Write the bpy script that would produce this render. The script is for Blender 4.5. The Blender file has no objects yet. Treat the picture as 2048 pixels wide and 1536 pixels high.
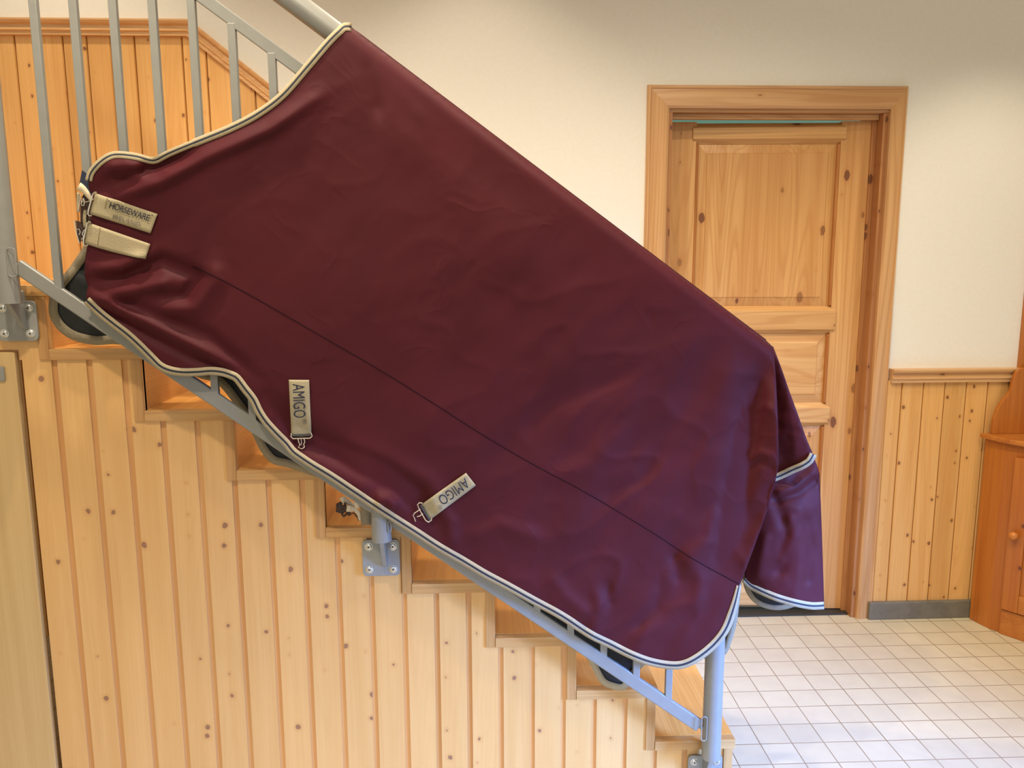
import bpy, math, random
from mathutils import Vector, Matrix, noise
from mathutils.geometry import delaunay_2d_cdt
random.seed(4)
S = bpy.context.scene
C = bpy.context.collection

# ------------------------------------------------------------------ camera
F, PIT, YAW, ROLL, CH = 1585.9, 0.1552, 0.0411, -0.0031, 1.5442
fwd = Vector((math.sin(YAW)*math.cos(PIT), math.cos(YAW)*math.cos(PIT), -math.sin(PIT)))
r0 = Vector((math.cos(YAW), -math.sin(YAW), 0)); u0 = r0.cross(fwd)
rgt = r0*math.cos(ROLL) + u0*math.sin(ROLL); upv = -r0*math.sin(ROLL) + u0*math.cos(ROLL)
CAM = Vector((0, 0, CH))
cd = bpy.data.cameras.new('camera'); cam = bpy.data.objects.new('camera', cd); C.objects.link(cam)
cd.sensor_width = 36; cd.lens = F/2048*36; cd.clip_start = .05
m = Matrix((rgt, upv, -fwd)).transposed().to_4x4(); m.translation = CAM
cam.matrix_world = m
S.camera = cam

# ------------------------------------------------------------------ light
S.view_settings.view_transform = 'Standard'; S.view_settings.look = 'None'
S.view_settings.gamma = 1; S.view_settings.exposure = 0.0
W = bpy.data.worlds.new('world'); S.world = W; W.use_nodes = True
bg = W.node_tree.nodes['Background']; bg.inputs[0].default_value = (1.0, .89, .70, 1); bg.inputs[1].default_value = .80

def lamp(kind, name, loc, target, energy, color, **kw):
    l = bpy.data.lights.new(name, kind); l.energy = energy; l.color = color
    for k, v in kw.items(): setattr(l, k, v)
    o = bpy.data.objects.new(name, l); C.objects.link(o); o.location = loc
    o.rotation_euler = (Vector(target) - Vector(loc)).to_track_quat('-Z', 'Y').to_euler()
    return o
WARM = (1, .87, .67); DAY = (.15, .35, 1.0)
R = math.radians
lamp('SPOT', 'downlight_stair', (.0, 2.66, 3.1), (.0, 2.70, 0), 19, WARM, spot_size=R(98), spot_blend=.55, shadow_soft_size=.04)
lamp('SPOT', 'downlight_left', (-1.5, 2.62, 3.35), (-1.5, 2.66, 0), 42, WARM, spot_size=R(100), spot_blend=.7, shadow_soft_size=.04)
lamp('SPOT', 'downlight_rail_upper', (-.75, 1.74, 3.3), (-.7, 1.78, 0), 160, WARM, spot_size=R(125), spot_blend=.8, shadow_soft_size=.03)
lamp('SPOT', 'downlight_rail_lower', (.65, 1.74, 3.3), (.65, 1.78, 0), 108, WARM, spot_size=R(125), spot_blend=.8, shadow_soft_size=.03)
lamp('SPOT', 'downlight_right', (2.05, 2.55, 2.95), (2.05, 2.6, 0), 37, WARM, spot_size=R(90), spot_blend=.55, shadow_soft_size=.04)
lamp('SPOT', 'downlight_door', (1.15, 1.0, 3.25), (1.15, 2.0, 0), 100, WARM, spot_size=R(110), spot_blend=.8, shadow_soft_size=.05)
lamp('SPOT', 'downlight_front', (-.75, .75, 3.25), (-.6, 1.7, 0), 125, WARM, spot_size=R(125), spot_blend=.8, shadow_soft_size=.05)
lamp('AREA', 'daylight_window', (3.1, .3, 1.25), (.95, 2.1, .25), 47, DAY, shape='RECTANGLE', size=.9, size_y=1.1, spread=R(47))
lamp('AREA', 'cool_fill_front', (.1, -1.7, 1.7), (.1, 2.1, -.35), 7, (.55, .70, 1.0), shape='RECTANGLE', size=1.6, size_y=.5, spread=R(42))  # unseen cool fill, added to tint the lower boards and near floor

# ------------------------------------------------------------------ helpers
def at(px, py, Y):
    d = fwd + rgt*((px-1024)/F) + upv*((768-py)/F)
    return CAM + d*(Y/d.y)
def mesh_obj(name, verts, faces, mat, parent=None, smooth=False, mats=None, fm=None):
    me = bpy.data.meshes.new(name)
    loc = Vector((0, 0, 0))
    if parent is not None:
        p = parent
        while p is not None: loc += p.location; p = p.parent
    me.from_pydata([tuple(Vector(v)-loc) for v in verts], [], faces)
    for mm in (mats or [mat]): me.materials.append(mm)
    if fm:
        for p_, i in zip(me.polygons, fm): p_.material_index = i
    if smooth:
        for p_ in me.polygons: p_.use_smooth = True
    me.update()
    o = bpy.data.objects.new(name, me); C.objects.link(o)
    if parent is not None: o.parent = parent
    return o
class MB:
    def __init__(s): s.v = []; s.f = []
    def box(s, a, b):
        x0, y0, z0 = a; x1, y1, z1 = b; n = len(s.v)
        s.v += [(x0,y0,z0),(x1,y0,z0),(x1,y1,z0),(x0,y1,z0),(x0,y0,z1),(x1,y0,z1),(x1,y1,z1),(x0,y1,z1)]
        s.f += [tuple(n+i for i in q) for q in ((0,3,2,1),(4,5,6,7),(0,1,5,4),(1,2,6,5),(2,3,7,6),(3,0,4,7))]
        return s
    def prism(s, pts, axis, a, b):       # polygon pts extruded along axis
        n = len(s.v); k = len(pts)
        for t in (a, b):
            for (p, q) in pts:
                s.v.append({'y': (p, t, q), 'z': (p, q, t), 'x': (t, p, q)}[axis])
        s.f.append(tuple(n+i for i in range(k))); s.f.append(tuple(n+k+i for i in reversed(range(k))))
        for i in range(k):
            j = (i+1) % k; s.f.append((n+i, n+k+i, n+k+j, n+j))
        return s
    def hexa(s, bot, top):               # bot/top lists of equal length
        n = len(s.v); k = len(bot); s.v += [tuple(v) for v in bot+top]
        s.f.append(tuple(n+i for i in reversed(range(k)))); s.f.append(tuple(n+k+i for i in range(k)))
        for i in range(k):
            j = (i+1) % k; s.f.append((n+i, n+j, n+k+j, n+k+i))
        return s
    def tube(s, pts, r, seg=16, closed=False, cap=True, sq=None):
        pts = [Vector(p) for p in pts]; n = len(s.v); k = len(pts); up = None
        for i, p in enumerate(pts):
            if closed: t = (pts[(i+1) % k]-pts[i-1])
            else: t = pts[min(i+1, k-1)]-pts[max(i-1, 0)]
            t.normalize()
            if up is None:
                up = Vector((0, 1, 0)) if abs(t.y) < .9 else Vector((0, 0, 1))
            a = (up - t*up.dot(t)).normalized(); b = t.cross(a); up = a
            rr = r(i/(k-1)) if callable(r) else r
            for j in range(seg):
                w = 2*math.pi*j/seg
                s.v.append(tuple(p + a*math.cos(w)*rr + b*math.sin(w)*rr))
        for i in range(k if closed else k-1):
            i2 = (i+1) % k
            for j in range(seg):
                j2 = (j+1) % seg
                s.f.append((n+i*seg+j, n+i*seg+j2, n+i2*seg+j2, n+i2*seg+j))
        if cap and not closed:
            s.f.append(tuple(n+j for j in reversed(range(seg)))); s.f.append(tuple(n+(k-1)*seg+j for j in range(seg)))
        return s
    def lathe(s, c, ax, prof, seg=24):   # prof: (dist along ax, radius)
        ax = Vector(ax).normalized(); a = ax.orthogonal().normalized(); b = ax.cross(a); n = len(s.v)
        for (h, r) in prof:
            for j in range(seg):
                w = 2*math.pi*j/seg; s.v.append(tuple(Vector(c)+ax*h+a*math.cos(w)*r+b*math.sin(w)*r))
        for i in range(len(prof)-1):
            for j in range(seg):
                j2 = (j+1) % seg; s.f.append((n+i*seg+j, n+i*seg+j2, n+(i+1)*seg+j2, n+(i+1)*seg+j))
        s.f.append(tuple(n+j for j in reversed(range(seg)))); s.f.append(tuple(n+(len(prof)-1)*seg+j for j in range(seg)))
        return s
    def build(s, name, mat, parent=None, bev=0, smooth=False, seg=2):
        o = mesh_obj(name, s.v, s.f, mat, parent, smooth)
        if bev:
            b = o.modifiers.new('bevel', 'BEVEL'); b.width = bev; b.segments = seg; b.limit_method = 'ANGLE'; b.angle_limit = R(35)
            if smooth is False:
                for p in o.data.polygons: p.use_smooth = False
        elif smooth:
            try:
                e = o.modifiers.new('split', 'EDGE_SPLIT'); e.split_angle = R(40)
            except Exception: pass
        return o
def empty(name, loc, label=None, cat=None, group=None):
    o = bpy.data.objects.new(name, None); C.objects.link(o); o.location = loc
    o.empty_display_size = .1
    if label: tag(o, label, cat, group)
    return o
def tag(o, label=None, cat=None, group=None, kind=None):
    if label: o['label'] = label
    if cat: o['category'] = cat
    if group: o['group'] = group
    if kind: o['kind'] = kind
    return o
def struct(o, label=None): o['kind'] = 'structure'; (label and tag(o, label)); return o

# ------------------------------------------------------------------ materials
def mat(name):
    m = bpy.data.materials.new(name); m.use_nodes = True
    nt = m.node_tree; b = nt.nodes['Principled BSDF']
    return m, nt, b
def N(nt, t, **kw):
    n = nt.nodes.new('ShaderNode'+t)
    for k, v in kw.items(): setattr(n, k, v)
    return n
def L(nt, a, b): nt.links.new(a, b)
def mathn(nt, op, a, b=None, c=None):
    n = N(nt, 'Math', operation=op)
    for i, v in enumerate((a, b, c)):
        if v is None: continue
        if isinstance(v, (int, float)): n.inputs[i].default_value = v
        else: L(nt, v, n.inputs[i])
    return n.outputs[0]
def mix(nt, f, a, b, bt='MIX'):
    n = N(nt, 'Mix', data_type='RGBA', blend_type=bt)
    if isinstance(f, (int, float)): n.inputs[0].default_value = f
    else: L(nt, f, n.inputs[0])
    for i, v in ((6, a), (7, b)):
        if isinstance(v, tuple): n.inputs[i].default_value = (*v, 1)
        else: L(nt, v, n.inputs[i])
    return n.outputs[2]
def sm(nt, v, a, b, x=0., y=1.):
    n = N(nt, 'MapRange', interpolation_type='SMOOTHSTEP'); L(nt, v, n.inputs[0])
    for i, q in enumerate((a, b, x, y)): n.inputs[i+1].default_value = q
    return n.outputs[0]
def pine(name, light, dark, axis='Z', knots=.5, rough=.42, grain=1., var=.10, knotcol=(.16, .06, .02), ks=1.0, wave=.5, kl=6.5, kr=.14, stave=0):
    m, nt, b = mat(name)
    tc = N(nt, 'TexCoord'); gi = N(nt, 'NewGeometry')
    off = N(nt, 'Combine' + 'XYZ')
    rnd = gi.outputs['Random Per Island']
    for i, q in enumerate((17.3, 9.1, 23.7)): L(nt, mathn(nt, 'MULTIPLY', rnd, q), off.inputs[i])
    add = N(nt, 'VectorMath', operation='ADD'); L(nt, tc.outputs['Object'], add.inputs[0]); L(nt, off.outputs[0], add.inputs[1])
    def mp(a, l):
        n = N(nt, 'Mapping'); s = [a, a, a]; s['XYZ'.index(axis)] = l
        n.inputs['Scale'].default_value = s; L(nt, add.outputs[0], n.inputs[0]); return n.outputs[0]
    n1 = N(nt, 'TexNoise'); n1.inputs['Scale'].default_value = 1; n1.inputs['Detail'].default_value = 3; n1.inputs['Distortion'].default_value = .4; L(nt, mp(26, .9), n1.inputs[0])
    n2 = N(nt, 'TexNoise'); n2.inputs['Scale'].default_value = 1; n2.inputs['Detail'].default_value = 4; L(nt, mp(160, 3.), n2.inputs[0])
    # growth rings: bands of a slowly warped coordinate
    n3 = N(nt, 'TexNoise'); n3.inputs['Scale'].default_value = 1; n3.inputs['Detail'].default_value = 1; L(nt, mp(7.5, .38), n3.inputs[0])
    ring = mathn(nt, 'SINE', mathn(nt, 'MULTIPLY', n3.outputs[0], 150))
    ring = sm(nt, ring, .1, 1)
    f = sm(nt, n1.outputs[0], .3, .75)
    col = mix(nt, f, light, dark)
    col = mix(nt, mathn(nt, 'MULTIPLY', ring, .32*wave*2), col, tuple(c*k for c, k in zip(dark, (.82, .68, .55))))
    col = mix(nt, sm(nt, n2.outputs[0], .45, .75, 0, .22*grain), col, tuple(c*.6 for c in dark))
    if knots > 0:
        v = N(nt, 'TexVoronoi'); v.inputs['Scale'].default_value = 1; v.inputs['Randomness'].default_value = 1; 
        mk = N(nt, 'Mapping'); sk = [15*ks, 15*ks, 15*ks]; sk['XYZ'.index(axis)] = kl*ks; sk[1] = 0 if axis != 'Y' else sk[1]
        wn = N(nt, 'TexNoise'); wn.inputs['Scale'].default_value = 60; L(nt, tc.outputs['Object'], wn.inputs[0])
        wa = N(nt, 'VectorMath', operation='MULTIPLY_ADD'); L(nt, wn.outputs['Color'], wa.inputs[0]); wa.inputs[1].default_value = (.008, .008, .008); L(nt, add.outputs[0], wa.inputs[2])
        mk.inputs['Scale'].default_value = sk; L(nt, wa.outputs[0], mk.inputs[0])
        v.voronoi_dimensions = '2D'; sp = N(nt, 'SeparateXYZ'); L(nt, mk.outputs[0], sp.inputs[0]); cmb = N(nt, 'CombineXYZ')
        L(nt, sp.outputs[0], cmb.inputs[0]); L(nt, sp.outputs[2], cmb.inputs[1]); L(nt, cmb.outputs[0], v.inputs[0])
        sx = N(nt, 'SeparateColor'); L(nt, v.outputs['Color'], sx.inputs[0])
        size = mathn(nt, 'MULTIPLY', sm(nt, sx.outputs[0], 1-knots, 1.0), kr)
        k = mathn(nt, 'SUBTRACT', size, v.outputs['Distance'])
        kk = sm(nt, k, -.01, .025); halo = sm(nt, k, -.16, .02, 0, .30)
        has = mathn(nt, 'GREATER_THAN', sx.outputs[0], 1-knots)
        col = mix(nt, mathn(nt, 'MULTIPLY', halo, has), col, tuple(c*q for c, q in zip(dark, (.8, .6, .45))))
        col = mix(nt, mathn(nt, 'MULTIPLY', kk, mathn(nt, 'MULTIPLY', has, .85)), col, knotcol)
    if stave:       # glued staves of slightly different tone
        s0 = N(nt, 'SeparateXYZ'); L(nt, add.outputs[0], s0.inputs[0])
        wv = N(nt, 'TexWhiteNoise', noise_dimensions='1D')
        wob = mathn(nt, 'MULTIPLY_ADD', n3.outputs[0], .35, mathn(nt, 'MULTIPLY', s0.outputs['XYZ'.index('X' if axis == 'Z' else 'Z')], stave))
        L(nt, mathn(nt, 'FLOOR', wob), wv.inputs['W'])
        col = mix(nt, sm(nt, wv.outputs[0], .1, .9, 0, .5), col, tuple(c*q for c, q in zip(dark, (.92, .84, .72))))
    hv = N(nt, 'HueSaturation'); L(nt, col, hv.inputs['Color'])
    L(nt, mathn(nt, 'MULTIPLY_ADD', rnd, var*2, 1-var), hv.inputs['Value'])
    L(nt, hv.outputs[0], b.inputs['Base Color'])
    b.inputs['Roughness'].default_value = rough
    bp = N(nt, 'Bump'); bp.inputs['Strength'].default_value = .12; bp.inputs['Distance'].default_value = .002; L(nt, n2.outputs[0], bp.inputs['Height']); L(nt, bp.outputs[0], b.inputs['Normal'])
    return m
def flat(name, col, rough=.5, metal=0, nz=.0, scale=8, bump=0, spec=.5):
    m, nt, b = mat(name)
    b.inputs['Roughness'].default_value = rough; b.inputs['Metallic'].default_value = metal
    b.inputs['Specular IOR Level'].default_value = spec
    tc = N(nt, 'TexCoord'); n = N(nt, 'TexNoise'); n.inputs['Scale'].default_value = scale; n.inputs['Detail'].default_value = 5
    L(nt, tc.outputs['Object'], n.inputs[0])
    L(nt, mix(nt, sm(nt, n.outputs[0], .3, .7), tuple(c*(1-nz) for c in col), tuple(min(1, c*(1+nz)) for c in col)), b.inputs['Base Color'])
    if bump:
        bp = N(nt, 'Bump'); bp.inputs['Strength'].default_value = bump; bp.inputs['Distance'].default_value = .002; L(nt, n.outputs[0], bp.inputs['Height']); L(nt, bp.outputs[0], b.inputs['Normal'])
    return m
M = {}
M['plaster'] = flat('wall_plaster', (.80, .78, .72), .8, nz=.012, scale=60, bump=.15)
M['ceil'] = flat('ceiling_paint', (.8, .78, .74), .9, nz=.01)
SP_L, SP_D = (.64, .38, .145), (.60, .34, .118)
M['spruce'] = pine('light_pine_cladding', SP_L, SP_D, 'Z', knots=.36, rough=.45, grain=.5, var=.025, knotcol=(.22, .10, .06), wave=.10, ks=1.0, kl=13., kr=.115)
M['groove'] = pine('cladding_groove_pine', (.60, .32, .12), (.55, .27, .095), 'Z', knots=0, rough=.5, grain=.6, wave=.1)
M['wains'] = pine('wainscot_pine', (.72, .41, .14), (.64, .33, .095), 'Z', knots=.32, rough=.4, grain=.8, var=.07, wave=.25, ks=1.05, kl=11., kr=.10)
M['wainsd'] = flat('wainscot_joint_pine', (.28, .12, .035), .6)
M['railx'] = pine('dado_pine', (.68, .41, .19), (.58, .32, .13), 'X', knots=.1, rough=.35)
M['casz'] = pine('casing_pine_upright', (.64, .38, .18), (.52, .28, .11), 'Z', knots=.12, rough=.35, wave=.6)
M['casx'] = pine('casing_pine_header', (.62, .37, .18), (.52, .28, .12), 'X', knots=.05, rough=.35, wave=.6)
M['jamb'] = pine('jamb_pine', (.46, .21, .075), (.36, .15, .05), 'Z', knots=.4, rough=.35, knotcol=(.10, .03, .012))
M['doorz'] = pine('door_pine_upright', (.68, .39, .15), (.56, .28, .09), 'Z', knots=.34, rough=.35, wave=.6, ks=.8, kl=8., kr=.16, knotcol=(.13, .035, .015), stave=17.)
M['doorx'] = pine('door_pine_crosswise', (.70, .42, .17), (.60, .32, .11), 'X', knots=.3, rough=.35, wave=.6, ks=.75, knotcol=(.13, .035, .015))
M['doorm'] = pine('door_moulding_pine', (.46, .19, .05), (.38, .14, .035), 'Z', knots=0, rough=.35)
M['oakx'] = pine('tread_oak', (.56, .32, .12), (.45, .24, .08), 'X', knots=0, rough=.4, grain=1.5, wave=.45)
M['oakz'] = pine('riser_end_oak', (.53, .29, .105), (.42, .215, .07), 'Z', knots=0, rough=.4, grain=1.5, wave=.4)
M['trd'] = pine('lacquered_tread_top', (.80, .42, .12), (.70, .33, .08), 'Y', knots=0, rough=.22, grain=1.2, wave=.35)
M['rsr'] = pine('lacquered_riser', (.62, .31, .10), (.54, .25, .075), 'Y', knots=0, rough=.3, grain=1.2, wave=.3)
M['ply'] = pine('plywood_door', (.56, .385, .17), (.49, .32, .13), 'Z', knots=0, rough=.45, grain=.3, wave=.08, var=0)
M['cabz'] = pine('orange_pine_upright', (.50, .17, .025), (.40, .115, .015), 'Z', knots=.28, rough=.3, wave=.35, ks=.9, knotcol=(.10, .02, .008))
M['cabx'] = pine('orange_pine_crosswise', (.52, .19, .035), (.42, .13, .02), 'X', knots=.2, rough=.3, wave=.35, ks=.9, knotcol=(.10, .02, .008))
M['metal'] = flat('grey_painted_steel', (.215, .215, .20), .36, nz=.03, scale=30)
M['plate'] = flat('grey_bracket_steel', (.235, .235, .22), .4, nz=.06, scale=30)
M['bolt'] = flat('zinc_bolt', (.55, .54, .50), .3, metal=.75, nz=.06, scale=200)
M['boltd'] = flat('hex_socket_dark', (.06, .06, .06), .5, metal=.5)
M['silver'] = flat('nickel_buckle', (.75, .72, .66), .22, metal=1, nz=.04, scale=100)
M['webb'] = flat('beige_webbing', (.33, .28, .17), .8, nz=.08, scale=400, bump=.4)
M['webb2'] = flat('beige_webbing_fold', (.33, .275, .17), .8, nz=.08, scale=400, bump=.4)
M['bindb'] = flat('beige_binding', (.34, .28, .175), .75, nz=.08, scale=300, bump=.3)
M['bindn'] = flat('navy_binding_stripe', (.013, .016, .028), .7, nz=.1, scale=300)
M['thread'] = flat('brown_stitching', (.20, .14, .07), .8)
M['ink'] = flat('navy_lettering', (.008, .010, .03), .7)
M['ink2'] = flat('grey_lettering', (.12, .10, .09), .7)
M['lining'] = flat('black_lining', (.008, .009, .011), .75, nz=.2, scale=60)
M['navy'] = flat('navy_lining', (.008, .016, .045), .6, nz=.2, scale=60)
M['wbind'] = flat('dark_beige_binding', (.22, .18, .115), .8, nz=.1, scale=200, bump=.3)  # darker beige for the far-side bindings and the belly strap
M['conc'] = flat('grey_skirting', (.155, .14, .105), .6, nz=.12, scale=22, bump=.1)
M['rubber'] = flat('dark_threshold', (.03, .028, .02), .5)
M['brown'] = flat('brown_leather', (.045, .02, .013), .5, nz=.3, scale=80)
M['cream'] = flat('cream_webbing', (.62, .53, .38), .8, nz=.1, scale=120, bump=.4)
M['rear'] = flat('room_beyond_cyan_light', (.25, .55, .56), .8, nz=.02)  # cyan light of the room beyond, put into its wall colour

def cloth(name):
    m, nt, b = mat(name)
    tc = N(nt, 'TexCoord')
    n = N(nt, 'TexNoise'); n.inputs['Scale'].default_value = 5; n.inputs['Detail'].default_value = 4; L(nt, tc.outputs['Object'], n.inputs[0])
    col = mix(nt, sm(nt, n.outputs[0], .3, .7), (.054, .0058, .0098), (.063, .0070, .0115))
    L(nt, col, b.inputs['Base Color'])
    b.inputs['Roughness'].default_value = .62; b.inputs['Specular IOR Level'].default_value = .16
    b.inputs['Sheen Weight'].default_value = .015; b.inputs['Sheen Roughness'].default_value = .4; b.inputs['Sheen Tint'].default_value = (1, .75, .8, 1)
    w = N(nt, 'TexNoise'); w.inputs['Scale'].default_value = 6; w.inputs['Detail'].default_value = 3; w.inputs['Distortion'].default_value = .6; L(nt, tc.outputs['Object'], w.inputs[0])
    w2 = N(nt, 'TexNoise'); w2.inputs['Scale'].default_value = 700; L(nt, tc.outputs['Object'], w2.inputs[0])
    cr = N(nt, 'TexNoise'); cr.inputs['Scale'].default_value = 7; cr.inputs['Detail'].default_value = 2; cr.inputs['Distortion'].default_value = .8; L(nt, tc.outputs['Object'], cr.inputs[0])
    rdg = mathn(nt, 'POWER', mathn(nt, 'SUBTRACT', 1, mathn(nt, 'ABSOLUTE', mathn(nt, 'MULTIPLY_ADD', cr.outputs[0], 5, -2.5))), 2.0)
    rdg = mathn(nt, 'MAXIMUM', rdg, 0)
    msk = N(nt, 'TexNoise'); msk.inputs['Scale'].default_value = 3.1; L(nt, tc.outputs['Object'], msk.inputs[0])
    h = mathn(nt, 'MULTIPLY_ADD', w2.outputs[0], .03, w.outputs[0])
    h = mathn(nt, 'MULTIPLY_ADD', rdg, sm(nt, msk.outputs[0], .42, .68, 0, .55), h)
    bp = N(nt, 'Bump'); bp.inputs['Strength'].default_value = .3; bp.inputs['Distance'].default_value = .007; L(nt, h, bp.inputs['Height']); L(nt, bp.outputs[0], b.inputs['Normal'])
    return m
M['cloth'] = cloth('burgundy_ripstop')

def tiles():
    m, nt, b = mat('floor_tiles')
    tc = N(nt, 'TexCoord'); mp = N(nt, 'Mapping'); mp.inputs['Location'].default_value = (-.9962+.1039*20, -3.3501+.1039*40, 0)
    L(nt, tc.outputs['Object'], mp.inputs[0])
    br = N(nt, 'TexBrick', offset=0, squash=1); L(nt, mp.outputs[0], br.inputs[0])
    br.inputs['Color1'].default_value = (.61, .55, .38, 1); br.inputs['Color2'].default_value = (.56, .50, .34, 1)
    br.inputs['Mortar'].default_value = (.24, .165, .09, 1); br.inputs['Scale'].default_value = 1
    br.inputs['Mortar Size'].default_value = .0021; br.inputs['Mortar Smooth'].default_value = .4
    br.inputs['Brick Width'].default_value = .1039; br.inputs['Row Height'].default_value = .1039
    n = N(nt, 'TexNoise'); n.inputs['Scale'].default_value = 14; n.inputs['Detail'].default_value = 6; L(nt, tc.outputs['Object'], n.inputs[0])
    n2 = N(nt, 'TexNoise'); n2.inputs['Scale'].default_value = 2.2; n2.inputs['Detail'].default_value = 4; L(nt, tc.outputs['Object'], n2.inputs[0])
    col = mix(nt, sm(nt, n.outputs[0], .35, .75, 0, .30), br.outputs[0], (.45, .385, .28))
    col = mix(nt, sm(nt, n2.outputs[0], .4, .7, 0, .3), col, (.48, .40, .28))
    L(nt, col, b.inputs['Base Color']); b.inputs['Roughness'].default_value = .42
    bp = N(nt, 'Bump'); bp.inputs['Strength'].default_value = .5; bp.inputs['Distance'].default_value = .002
    L(nt, mathn(nt, 'SUBTRACT', mathn(nt, 'MULTIPLY', n.outputs[0], .25), br.outputs[1]), bp.inputs['Height']); L(nt, bp.outputs[0], b.inputs['Normal'])
    return m
M['tiles'] = tiles()

# ------------------------------------------------------------------ the room
YS, YB, YF = 2.094, 3.199, 2.024            # stair side, back wall, railing plane
RUN, RISE, X0, Z0 = .2301, .1649, -1.1137, 1.3191
DX0, DX1, DZ = .745, 1.625, 2.125           # door opening
struct(MB().box((-4.2, -3, -.1), (3.6, 5.2, 0)).build('floor', M['tiles']), 'beige square floor tiles')
struct(MB().box((-4.2, -3, 3.7), (3.6, YB+.2, 3.8)).build('ceiling', M['ceil']))
w = MB(); w.box((-4.2, YB, 0), (DX0, YB+.16, 3.7)); w.box((DX0, YB, DZ), (DX1, YB+.16, 3.7)); w.box((DX1, YB, 0), (3.6, YB+.16, 3.7))
struct(w.build('wall_back', M['plaster']), 'cream plaster wall behind the stairs and the door')
struct(MB().box((-.4, 5.1, 0), (3.6, 5.2, 3.7)).build('wall_far', M['rear']))
w = MB(); w.box((3.45, -3, 0), (3.6, YB, 3.7)); struct(w.build('wall_right', M['plaster']))

# wainscot: tongue and groove boards, one mesh per stretch of wall
def wainscot(name, xs, zb, ztop, y0=YB-.016, label=None):
    mb = MB()
    for i in range(len(xs)-1):
        a, b_ = xs[i]+.0016, xs[i+1]-.0016
        zt0, zt1 = ztop(a), ztop(b_)
        mb.hexa([(a, y0+.004, zb), (a+.003, y0, zb), (b_-.003, y0, zb), (b_, y0+.004, zb), (b_, YB+.002, zb), (a, YB+.002, zb)],
                [(a, y0+.004, zt0), (a+.003, y0, zt0), (b_-.003, y0, zt1), (b_, y0+.004, zt1), (b_, YB+.002, zt1), (a, YB+.002, zt0)])
    o = mb.build(name, M['wains']); struct(o, label)
    bk = MB().hexa([(xs[0], y0+.009, zb), (xs[-1], y0+.009, zb), (xs[-1], YB+.001, zb), (xs[0], YB+.001, zb)],
                   [(xs[0], y0+.009, ztop(xs[0])), (xs[-1], y0+.009, ztop(xs[-1])), (xs[-1], YB+.001, ztop(xs[-1])), (xs[0], YB+.001, ztop(xs[0]))])
    bk.build('board_joint', M['wainsd'], o)
    return o
gx = [at(px, 140, YB).x for px in (38.7, 85, 133, 181, 229, 277, 324, 370)]
st = (gx[-1]-gx[0])/7
gl = [gx[0]+st*i for i in range(-22, 19)]
XK = at(378, 70, YB).x
ZR = 2.385
slope_s = -.80
def ztl(x): return ZR if x <= XK else ZR + (x-XK)*slope_s
# split at the kink so that board tops follow both lines
gl = sorted([g for g in gl if g < .60]) + [.63]
wainscot('trim_1', gl, .0, lambda x: ztl(x), label='pine wainscot boards behind the staircase')
def rail_prof():  # (depth from wall, height)
    return [(0, 0), (.020, 0), (.020, .012), (.026, .016), (.026, .022), (.019, .026), (.019, .036), (.030, .042), (.034, .050), (.034, .056), (0, .056)]
def rail(name, pts, label):
    mb = MB(); n = 0; P = rail_prof(); k = len(P)
    for (x, z, sk) in pts:
        for (d, h) in P: mb.v.append((x + sk*h, YB-.012-d if d else YB+.001, z+h))
    for i in range(len(pts)-1):
        for j in range(k):
            j2 = (j+1) % k; mb.f.append((i*k+j, i*k+j2, (i+1)*k+j2, (i+1)*k+j))
    mb.f.append(tuple(range(k))); mb.f.append(tuple((len(pts)-1)*k+j for j in reversed(range(k))))
    return struct(mb.build(name, M['railx']), label)
rail('trim_2', [(-4.1, ZR-.012, 0), (XK, ZR-.012, .30), (.66, ztl(.66)-.012, .30)], 'moulded pine rail above the stair wainscot')
g0 = at(1804.5, 780, YB-.016).x; gp = (at(1976, 780, YB-.016).x-g0)/4
gr = [1.690] + [g0+gp*i for i in range(0, 6)] + [2.245]
gr = [g for g in gr if g <= 2.245]
wainscot('trim_3', gr, .078, lambda x: 1.045, label='pine wainscot boards right of the door')
rail('trim_4', [(1.70, 1.038, 0), (2.245, 1.038, 0)], 'moulded pine dado rail right of the door')
bb = MB().box((1.672, YB-.034, 0), (2.9, YB+.001, .078)); struct(bb.build('baseboard_back', M['conc'], bev=.003), 'grey skirting under the wainscot')
# casing of another opening, only its edge is in the frame
tr = MB().box((2.245, YB-.022, 0), (2.335, YB+.001, 2.2)); struct(tr.build('trim_5', M['cabz'], bev=.003), 'orange pine casing at the right edge of the photo')

# ---- door casing and door
cas = empty('door_frame', ((DX0+DX1)/2, YB, 0)); struct(cas, 'pine casing around the door'); cas.name = 'trim_6'
def casing(p0, p1, q0, q1, m_, nm):     # p outer line, q inner line (x,z pairs) with stepped profile
    prof = [(0, .012), (.06, .020), (.14, .020), (.18, .016), (.62, .024), (.9, .026), (1, .020)]
    vs = []; fs = []
    prof = [(0, 0)] + prof + [(1, -.004)]
    for (a, b_) in ((p0, q0), (p1, q1)):
        for (t, d) in prof:
            x = a[0]+(b_[0]-a[0])*t; z = a[1]+(b_[1]-a[1])*t
            vs.append((x, YB-d, z))
    k = len(prof)
    for j in range(k-1): fs.append((j, j+1, k+j+1, k+j))
    fs.append(tuple(range(k))); fs.append(tuple(k+j for j in reversed(range(k))))
    return mesh_obj(nm, vs, fs, m_, cas)
OX0, OX1, OZ = .6609, 1.6918, 2.2130
casing((OX0, 0), (OX0, OZ), (DX0, 0), (DX0, DZ), M['casz'], 'casing_board')
casing((OX0, OZ), (OX1, OZ), (DX0, DZ), (DX1, DZ), M['casx'], 'casing_board')
casing((OX1, OZ), (OX1, 0), (DX1, DZ), (DX1, 0), M['casz'], 'casing_board')
jm = MB(); D1 = YB+.16
jm.box((DX0-.004, YB-.004, 0), (DX0+.018, D1, DZ-.0115)); jm.build('jamb', M['jamb'], cas)
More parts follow.
